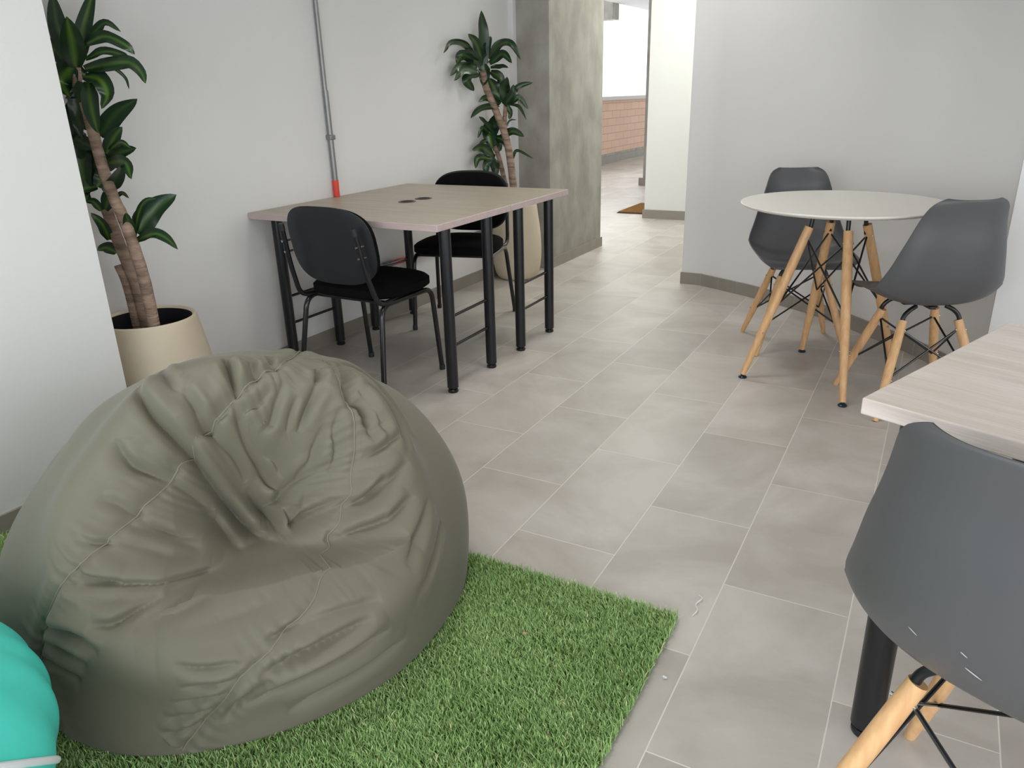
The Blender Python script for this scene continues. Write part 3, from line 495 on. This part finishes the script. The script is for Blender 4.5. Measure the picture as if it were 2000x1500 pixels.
# ================================================================ bean bags
CR_=[[0.013,0.03,0.063,-0.504,0.861,0.192,-0.56,0.806,0.244,-0.577,0.779,0.316,-0.588,0.745,0.38,-0.602,0.702,0.44,-0.632,0.638,0.547,-0.67,0.502,0.686,-0.654,0.32,0.783,-0.583,0.214,0.839,-0.513,0.178],[0.009,0.022,0.347,-0.256,0.902,0.406,-0.295,0.865,0.45,-0.315,0.836,0.47,-0.318,0.823],[0.011,0.018,0.468,-0.339,0.816,0.504,-0.362,0.784,0.564,-0.378,0.734,0.659,-0.355,0.663,0.764,-0.321,0.559,0.828,-0.263,0.494],[0.01,0.014,0.54,-0.322,0.777,0.574,-0.336,0.747,0.643,-0.31,0.7,0.706,-0.268,0.655,0.777,-0.252,0.576,0.811,-0.239,0.534],[0.01,0.013,0.622,-0.016,0.783,0.646,-0.06,0.761,0.672,-0.113,0.731,0.699,-0.151,0.699],[0.008,0.012,0.577,0.026,0.816,0.607,0.002,0.795,0.62,-0.029,0.784],[0.01,0.014,0.796,-0.429,0.427,0.839,-0.319,0.442,0.829,-0.22,0.514,0.841,-0.137,0.524,0.85,-0.073,0.522],[0.01,0.016,0.873,-0.314,0.374,0.902,-0.328,0.281,0.911,-0.336,0.241,0.924,-0.246,0.294,0.932,-0.154,0.328,0.933,-0.082,0.351],[0.011,0.014,0.886,-0.426,0.18,0.927,-0.281,0.248,0.943,-0.156,0.295,0.943,-0.076,0.323],[0.012,0.018,0.468,-0.735,0.49,0.537,-0.746,0.394,0.598,-0.743,0.301,0.672,-0.711,0.205,0.731,-0.664,0.157],[0.012,0.014,0.145,-0.691,0.708,0.171,-0.72,0.672,0.209,-0.739,0.641,0.258,-0.736,0.626,0.33,-0.723,0.606],[0.012,0.012,0.342,-0.716,0.609,0.429,-0.725,0.54,0.508,-0.733,0.451],[0.012,0.012,0.269,-0.836,0.479,0.325,-0.849,0.418,0.413,-0.839,0.354,0.524,-0.792,0.311],[0.01,0.016,0.182,-0.944,0.276,0.257,-0.937,0.237,0.322,-0.923,0.209,0.424,-0.886,0.189,0.532,-0.831,0.165,0.632,-0.765,0.128],[0.009,0.01,0.172,-0.958,0.23,0.265,-0.939,0.218,0.343,-0.914,0.216],[0.01,0.012,0.246,-0.952,0.183,0.342,-0.924,0.168,0.406,-0.9,0.16,0.469,-0.869,0.156],[0.011,0.016,0.293,-0.951,0.1,0.356,-0.93,0.092,0.4,-0.91,0.107,0.45,-0.883,0.133,0.514,-0.845,0.145,0.601,-0.787,0.14],[0.013,0.016,0.433,-0.898,0.075,0.483,-0.871,0.087,0.543,-0.835,0.093,0.594,-0.797,0.109,0.65,-0.75,0.123],[0.012,0.016,0.547,0.232,0.804,0.685,0.075,0.724,0.76,0.08,0.645,0.827,0.079,0.556,0.864,0.07,0.499],[0.009,0.012,0.735,0.079,0.673,0.776,0.089,0.624,0.817,0.076,0.571],[0.012,0.013,0.96,-0.151,0.234,0.955,-0.048,0.292,0.94,0.061,0.335,0.914,0.159,0.374],[0.01,0.012,0.952,-0.121,0.281,0.952,-0.039,0.303,0.929,0.06,0.365],[0.012,0.016,0.953,-0.274,0.126,0.975,-0.155,0.162,0.981,-0.034,0.19,0.965,0.096,0.245],[0.01,0.01,0.874,0.016,0.485,0.879,0.071,0.472,0.857,0.184,0.48],[0.012,0.013,0.741,-0.662,-0.114,0.803,-0.589,-0.095,0.859,-0.506,-0.082,0.911,-0.409,-0.06,0.95,-0.311,-0.039],[0.013,0.014,0.679,-0.692,-0.246,0.75,-0.626,-0.214,0.842,-0.51,-0.176,0.918,-0.368,-0.147,0.961,-0.249,-0.12],[0.013,0.012,0.749,-0.577,-0.325,0.844,-0.451,-0.291,0.92,-0.292,-0.261,0.959,-0.157,-0.236],[0.012,0.012,0.615,-0.73,-0.298,0.688,-0.694,-0.212,0.766,-0.628,-0.139],[0.01,0.01,0.821,-0.571,-0.01,0.88,-0.475,0.003,0.926,-0.378,0.004,0.964,-0.267,-0.0],[0.01,0.012,0.06,-0.998,0.035,0.232,-0.971,0.056,0.333,-0.943,0.016],[0.01,0.012,0.059,-0.998,-0.019,0.202,-0.979,-0.015,0.273,-0.961,-0.049],[0.01,0.01,0.056,-0.996,-0.072,0.168,-0.981,-0.099,0.225,-0.967,-0.123],[0.007,0.0055,0.549,-0.835,-0.032,0.633,-0.772,-0.059,0.725,-0.686,-0.061],[0.007,0.0055,0.554,-0.825,-0.113,0.638,-0.761,-0.116,0.702,-0.704,-0.107],[0.007,0.0055,0.516,-0.836,-0.188,0.594,-0.784,-0.182,0.671,-0.726,-0.15],[0.007,0.0055,0.476,-0.841,-0.258,0.558,-0.792,-0.25,0.626,-0.749,-0.218],[0.007,0.0055,0.44,-0.84,-0.316,0.507,-0.805,-0.308,0.57,-0.772,-0.282],[0.01,0.012,0.307,-0.451,0.838,0.36,-0.464,0.81,0.391,-0.483,0.784,0.423,-0.493,0.761],[0.01,0.01,0.061,-0.387,0.92,0.249,-0.459,0.853,0.311,-0.458,0.833],[0.009,0.01,0.426,-0.203,0.882,0.46,-0.22,0.86,0.493,-0.218,0.842],[0.009,0.009,0.409,-0.081,0.909,0.476,-0.136,0.869,0.514,-0.128,0.848],[0.011,0.012,0.372,-0.442,0.816,0.41,-0.473,0.78,0.471,-0.469,0.747,0.542,-0.45,0.71,0.635,-0.458,0.622],[0.01,0.01,0.737,-0.052,0.674,0.77,-0.099,0.63,0.804,-0.133,0.579,0.811,-0.202,0.549],[0.01,0.01,0.255,-0.894,0.369,0.346,-0.881,0.324,0.451,-0.851,0.269,0.56,-0.797,0.228],[0.01,0.009,0.161,-0.843,0.513,0.23,-0.842,0.488,0.289,-0.854,0.432],[0.012,0.014,0.65,-0.477,0.591,0.758,-0.47,0.453,0.849,-0.433,0.304,0.873,-0.437,0.216,0.872,-0.457,0.175],[0.01,0.01,0.729,0.01,0.684,0.775,-0.031,0.631,0.83,-0.043,0.555,0.878,-0.09,0.47],[0.011,0.013,0.526,0.255,0.811,0.58,0.476,0.661,0.706,0.485,0.517,0.817,0.411,0.406],[0.01,0.012,0.592,0.211,0.777,0.748,0.223,0.625,0.85,0.214,0.48,0.897,0.192,0.398],[0.01,0.01,0.673,0.1,0.733,0.791,0.125,0.599,0.864,0.125,0.488],[0.01,0.008,0.967,0.161,0.198,0.992,0.011,0.122,0.991,-0.124,0.056],[0.01,0.008,0.978,0.199,0.069,1.0,0.019,-0.007,0.989,-0.131,-0.067],[0.007,0.007,0.494,-0.375,0.784,0.512,-0.314,0.8,0.535,-0.265,0.802,0.541,-0.19,0.819],[0.008,0.008,0.551,-0.137,0.823,0.576,-0.201,0.792,0.6,-0.249,0.76,0.591,-0.314,0.743],[0.007,0.007,0.615,-0.112,0.781,0.637,-0.164,0.753,0.668,-0.194,0.718],[0.008,0.008,0.399,-0.511,0.762,0.441,-0.431,0.787,0.462,-0.371,0.806],[0.008,0.008,0.7,-0.695,0.164,0.761,-0.626,0.173,0.833,-0.528,0.166,0.891,-0.43,0.147],[0.007,0.006,0.147,-0.917,0.37,0.21,-0.913,0.351,0.278,-0.896,0.346],[0.008,0.008,0.244,-0.868,0.433,0.332,-0.858,0.392,0.468,-0.83,0.304,0.556,-0.796,0.238],[0.008,0.007,0.567,-0.822,0.054,0.645,-0.763,0.051,0.73,-0.681,0.059,0.815,-0.574,0.077],[0.008,0.007,0.756,-0.654,-0.024,0.821,-0.571,-0.01,0.872,-0.49,-0.007]]
SE_=[[0.355,0.221,0.908,0.494,-0.089,0.865,0.489,-0.165,0.857,0.479,-0.243,0.844,0.466,-0.316,0.826,0.427,-0.456,0.781,0.369,-0.61,0.701,0.34,-0.707,0.62,0.287,-0.826,0.486,0.249,-0.891,0.379,0.207,-0.932,0.299,0.169,-0.956,0.239,0.129,-0.978,0.164,0.092,-0.992,0.084,0.055,-0.998,-0.01,0.036,-0.995,-0.095,0.037,-0.984,-0.176,0.043,-0.957,-0.287,0.049,-0.915,-0.401],[0.51,0.183,0.84,0.653,0.069,0.754,0.729,0.049,0.683,0.797,0.028,0.603,0.885,-0.017,0.465,0.94,-0.09,0.33,0.957,-0.167,0.238,0.956,-0.231,0.18,0.956,-0.262,0.129,0.914,-0.389,0.114,0.873,-0.484,0.048,0.808,-0.588,-0.014,0.749,-0.659,-0.069,0.697,-0.708,-0.115,0.637,-0.743,-0.204,0.579,-0.767,-0.276,0.483,-0.792,-0.372]]
ST_=[[0.1,0.045,1,0.488,-0.866,0.111,0.598,-0.792,0.125,0.704,-0.699,0.126,0.801,-0.586,0.124,0.88,-0.456,0.129,0.916,-0.382,0.121,0.956,-0.268,0.115,0.981,-0.149,0.121,0.991,-0.028,0.127]]
BQ=np.array([0.1386, 0.0321, 0.2561, 0.4968, 0.0128, -0.0, -0.0596, -0.0446, -0.0342, 0.0295, -0.0028, -0.0307, 0.025, 0.0475, -0.0392, 0.0101, 0.0051, 0.0026, -0.0199])
LOBES=[[[0.71, -0.53, 0.47], [0, 0, 1], 0.5, 0.4, -0.21], [[0.84, -0.54, 0.02], [0, 0, 1], 0.65, 0.24, 0.045]]

def bbasis(D):
    x,y,z=D.T
    return np.stack([1+0*x,x,y,z,3*z*z-1,x*z,y*z,x*x-y*y,x*y,(5*z**3-3*z),x*(5*z*z-1),y*(5*z*z-1),z*(x*x-y*y),x*y*z,x**3-3*x*y*y,y**3-3*y*x*x],1)
def nz(v): v=np.asarray(v,float); return v/np.linalg.norm(v)
def lobe(D,e,up,s1,s2,A):
    e=nz(e); a=nz(np.cross(up,e)); b=np.cross(e,a); d=D@e; x=D@a; y=D@b; ang=np.arccos(np.clip(d,-1,1)); n=np.hypot(x,y)+1e-9
    q=np.sqrt((x/n*ang/s1)**2+(y/n*ang/s2)**2)
    return A*np.exp(-q**2) if A>0 else A*np.exp(-q**3)-A*.16*np.exp(-((q-1.5)/.33)**2)
def bag_r(D,detail=True):
    r=bbasis(D)@BQ[3:]
    for l in LOBES: r=r+lobe(D,*l)
    if not detail: return r
    def dist(P):
        "signed angular distance to a polyline on the sphere and parameter along it"
        P=np.array(P).reshape(-1,3); Q=cr(P,(len(P)-1)*3+1); Q/=np.linalg.norm(Q,axis=1)[:,None]
        seg=np.r_[0,np.cumsum(np.linalg.norm(np.diff(Q,axis=0),axis=1))]; tot=seg[-1]
        best=np.full(len(D),9.); sg=np.ones(len(D)); par=np.zeros(len(D))
        c=nz(Q.mean(0)); near=np.where(D@c>math.cos(min(3.0,tot*.62+.22)))[0]; Dn=D[near]
        b2=np.full(len(near),9.); s2=np.ones(len(near)); p2=np.zeros(len(near))
        for i in range(len(Q)-1):
            a,b=Q[i],Q[i+1]; ab=b-a; L=ab@ab
            t=np.clip(((Dn-a)@ab)/L,0,1); q=Dn-(a+t[:,None]*ab); d=np.linalg.norm(q,axis=1); m=d<b2
            nn=np.cross(a,b); b2[m]=d[m]; s2[m]=np.sign(q[m]@nn); p2[m]=(seg[i]+t[m]*math.sqrt(L))/tot
        best[near]=b2; sg[near]=s2; par[near]=p2
        return best,sg,par,tot
    rs=np.random.RandomState(4); add=np.zeros(len(D))
    rr=r.copy()
    for c in CR_:
        w,dp=c[0],c[1]; b,sg,par,tot=dist(c[2:]); s=b*rr
        env=np.clip(np.sin(np.pi*np.clip(par,0,1)),0,1)**.6; env=np.where((par<=0)|(par>=1),.0,env)
        endf=np.exp(-(np.where((par<=0)|(par>=1),b*rr,0)/.02)**2)
        k=w*(1+.35*sg)
        prof=-.60*np.exp(-(s/(k*.72))**2)-.44*np.exp(-(s/(k*1.5))**2)+.50*np.exp(-((s-2.1*w)/(1.5*w))**2)*(1+.5*sg)
        add+=dp*prof*env*1.35
    for c in ST_:
        b,sg,par,tot=dist(c[3:]); s=b*rr; up=(sg*c[2]>0); e=np.clip(np.sin(np.pi*np.clip(par,0,1)),0,1)**.7*((par>0)&(par<1))
        add+=np.where(up,-c[0]*np.exp(-s/.085)*(1-np.exp(-s/.004)),c[1]*np.exp(-(s/.085)**2))*e
    x,y,z=D.T
    # seams: shallow groove with gathered puckers
    for k,c in enumerate(SE_):
        b,sg,par,tot=dist(c); s=b*rr
        ok=(par>0)&(par<1)
        add+=np.where(ok,-.006*np.exp(-(s/.008)**2)+.004*np.exp(-((s-.022)/.016)**2),0)
        u=par*tot
        pk=np.sin(u*95+3*np.sin(u*17)+k)*.6+np.sin(u*151+2*np.sin(u*11))*.4
        add+=np.where(ok,.0024*pk*np.exp(-((s-.02)/.035)**2)*(.4+.6*np.sin(u*7+1)**2),0)
    # broad soft unevenness and cloth ripples
    for i in range(14):
        v=rs.normal(size=3); v/=np.linalg.norm(v); f=rs.uniform(5,12); add+=.0024*np.sin(f*(D@v)+rs.uniform(0,6))
    return r+add
def bag_mesh(nu,nv,center,rf,zmin):
    th=np.linspace(0,np.pi,nv+1)[1:-1]; ph=np.linspace(0,2*np.pi,nu,endpoint=False); TH,PH=np.meshgrid(th,ph,indexing='ij')
    D=np.stack([np.sin(TH)*np.cos(PH),np.sin(TH)*np.sin(PH),np.cos(TH)],-1).reshape(-1,3); D=np.vstack([D,[[0,0,1.],[0,0,-1.]]])
    P=D*rf(D)[:,None]+center; z=P[:,2]; k=.03; P[:,2]=np.where(z<zmin+k,zmin+k*np.exp((np.minimum(z,zmin+k)-zmin-k)/k),z)
    m=nv-1; i=np.arange(m-1)[:,None]; j=np.arange(nu)[None,:]; jj=(j+1)%nu
    F=np.stack([i*nu+j,(i+1)*nu+j,(i+1)*nu+jj,i*nu+jj],-1).reshape(-1,4).tolist(); top=len(P)-2; bot=len(P)-1
    F+=[(top,k_,(k_+1)%nu) for k_ in range(nu)]+[(bot,(m-1)*nu+(k_+1)%nu,(m-1)*nu+k_) for k_ in range(nu)]
    return P,F
bb=thing('bean_bag','large olive-grey fabric bean bag with a sunken wrinkled seat on the artificial grass','bean bag',(float(BQ[0]),float(BQ[1]),0))
cb_=np.array([0,0,float(BQ[2])])
P_,F_=bag_mesh(1100,640,cb_,bag_r,.018)
m_=MB(); m_.v=P_.tolist(); m_.f=F_; m_.mi=[0]*len(F_); m_.build('cover',M_bag,bb)
for c in SE_:
    Q=cr(np.array(c).reshape(-1,3),90); Q/=np.linalg.norm(Q,axis=1)[:,None]; rr=bag_r(Q)
    Z=Q*(rr+.0010)[:,None]+cb_; Z=Z[Z[:,2]>.03]; MB().tube(Z,.0015,6).build('seam',M_bagseam,bb)
tb=thing('bean_bag','teal bean bag with white piping, cut by the lower left corner of the frame','bean bag',(.14,-1.02,0))
def tr_(D):
    r=1/np.sqrt((D[:,0]/.48)**2+(D[:,1]/.48)**2+(D[:,2]/.26)**2); ph=np.arctan2(D[:,1],D[:,0])
    return r*(1+.006*np.sin(ph*26+2*np.sin(ph*5))*np.exp(-((D[:,2]+.1)/.35)**2)+.003*np.sin(ph*6))
P_,F_=bag_mesh(300,160,np.array([0,0,.26]),tr_,.018)
m_=MB(); m_.v=P_.tolist(); m_.f=F_; m_.mi=[0]*len(F_); m_.build('cover',M_teal,tb)
q=np.linspace(0,2*np.pi,161); nn_=nz([.5621,-.6666,-.4896]); hh=-.096; ax=nz(np.cross(nn_,[0,0,1])); ay=np.cross(nn_,ax)
Dq=(nn_[None]*hh+math.sqrt(1-hh*hh)*(np.cos(q)[:,None]*ax+np.sin(q)[:,None]*ay))*np.array([.48,.48,.26]); Dq/=np.linalg.norm(Dq,axis=1)[:,None]
Z=Dq*(tr_(Dq)+.001)[:,None]+[0,0,.26]; Z=Z[Z[:,2]>.03]
MB().tube(Z,.006,8,caps=False).build('piping',M_pipe,tb)['label']='white piping'
# ================================================================ artificial grass
gx0,gx1,gy0,gy1=-.735,1.134,-2.2,.405
gr=thing('artificial_grass_rug','bright green artificial grass mat under the bean bags','rug',(0,0,0))
MB().box(gx0,gx1,gy0,gy1,.0,.007).build('backing',M_turf,gr,smooth=False)
def blades(n,seed):
    rs=np.random.RandomState(seed)
    x=rs.uniform(gx0,gx1+.007,n); y=rs.uniform(-1.25,gy1,n)
    # only where blades can be seen: not below the bags
    keep=(((x-BQ[0])**2+(y-BQ[1])**2)>.36**2)&~((x<.75)&(y<-.62))
    x,y=x[keep],y[keep]; n=len(x)
    h=rs.uniform(.018,.030,n); az=rs.normal(2.6,1.0,n); lean=rs.uniform(.15,.95,n)
    dx,dy=np.cos(az),np.sin(az); wv=rs.uniform(.0009,.0015,n); sx,sy=-dy,dx
    # width direction partly random
    a2=rs.uniform(0,6.28,n); sx=np.cos(a2); sy=np.sin(a2)
    V=np.zeros((n,7,3)); K=((0,0,1.0),(.18,.45,1.0),(.55,.80,.8),(1.0,1.0,0))
    idx=0
    for k,(o,hh,w) in enumerate(K):
        cx=x+dx*lean*h*o; cy=y+dy*lean*h*o; cz=.006+h*hh*(1-.25*lean)
        if k<3:
            V[:,idx,0]=cx-sx*wv*w; V[:,idx,1]=cy-sy*wv*w; V[:,idx,2]=cz; V[:,idx+1,0]=cx+sx*wv*w; V[:,idx+1,1]=cy+sy*wv*w; V[:,idx+1,2]=cz; idx+=2
        else: V[:,idx,0]=cx; V[:,idx,1]=cy; V[:,idx,2]=cz
    base=(np.arange(n)*7)[:,None]
    q=np.stack([base+np.array([0,1,3,2]),base+np.array([2,3,5,4])],1).reshape(-1,4); t=(base+np.array([4,5,6]))
    me=bpy.data.meshes.new('grass_pile'); nv=n*7; me.vertices.add(nv); me.vertices.foreach_set('co',V.reshape(-1).astype(np.float32))
    loops=np.concatenate([q.ravel(),t.ravel()]); me.loops.add(len(loops)); me.loops.foreach_set('vertex_index',loops.astype(np.int32))
    st=np.concatenate([np.arange(len(q))*4,len(q)*4+np.arange(len(t))*3]); me.polygons.add(len(st)); me.polygons.foreach_set('loop_start',st.astype(np.int32))
    me.update(calc_edges=True); me.materials.append(M_blade)
    tone=np.clip(.45+.18*rs.randn(n)+.12*np.sin(x*9+y*5)*np.sin(y*11),0,.88); br=rs.rand(n)<.035; tone[br]=1.0
    at=me.attributes.new('tone','FLOAT','POINT'); at.data.foreach_set('value',np.repeat(tone,7).astype(np.float32))
    o=bpy.data.objects.new('grass_pile',me); COL.objects.link(o); o.parent=gr; o['kind']='stuff'; return o
blades(330000,2)
# small litter
def bit(name,label,loc,s,mat):
    rs=np.random.RandomState(int(abs(loc[0]*1000))); G=np.zeros((5,5,3))
    for i in range(5):
        for j in range(5):
            a,b=(i-2)/2,(j-2)/2; k=1-.25*(a*a*b*b+ (a*a+b*b)*.3); G[i,j]=(a*s*k,b*s*.7*k,s*(.35*a*a+.3*b*b)+rs.uniform(0,s*.15))
    o=MB().grid(G).build(name,mat,None,solid=.0008,loc=loc); tag(o,label,'litter'); return o
bit('dry_leaf_scrap','tiny tan dry leaf scrap lying on the artificial grass',(.850,.165,.031),.006,new_mat('dry_leaf',srgb(196,160,128),.8,.2))
bit('paper_scrap','tiny white paper scrap on the floor tiles at the edge of the grass mat',(1.172,.205,.002),.006,M_pipe)
ls=MB().tube(cr([(0,0,0),(.006,.02,.004),(-.004,.045,.003),(.004,.07,.005),(-.008,.085,.002)],20),.0013,6).build('lint_thread',M_pipe,None,loc=(1.165,.44,.0015)); tag(ls,'tiny white lint thread on the floor tiles beyond the corner of the grass mat','litter')
# coir door mat in the corridor
dm=thing('door_mat','brown coir door mat on the corridor floor beside the white pillar','mat',(-1.41,6.55,0),0)
MB().box(.0,.50,0,.72,0,.006).build('rubber_edge',M_rub,dm,smooth=False); MB().box(.012,.488,.012,.708,.006,.016).build('coir_pile',M_mat,dm,smooth=False)
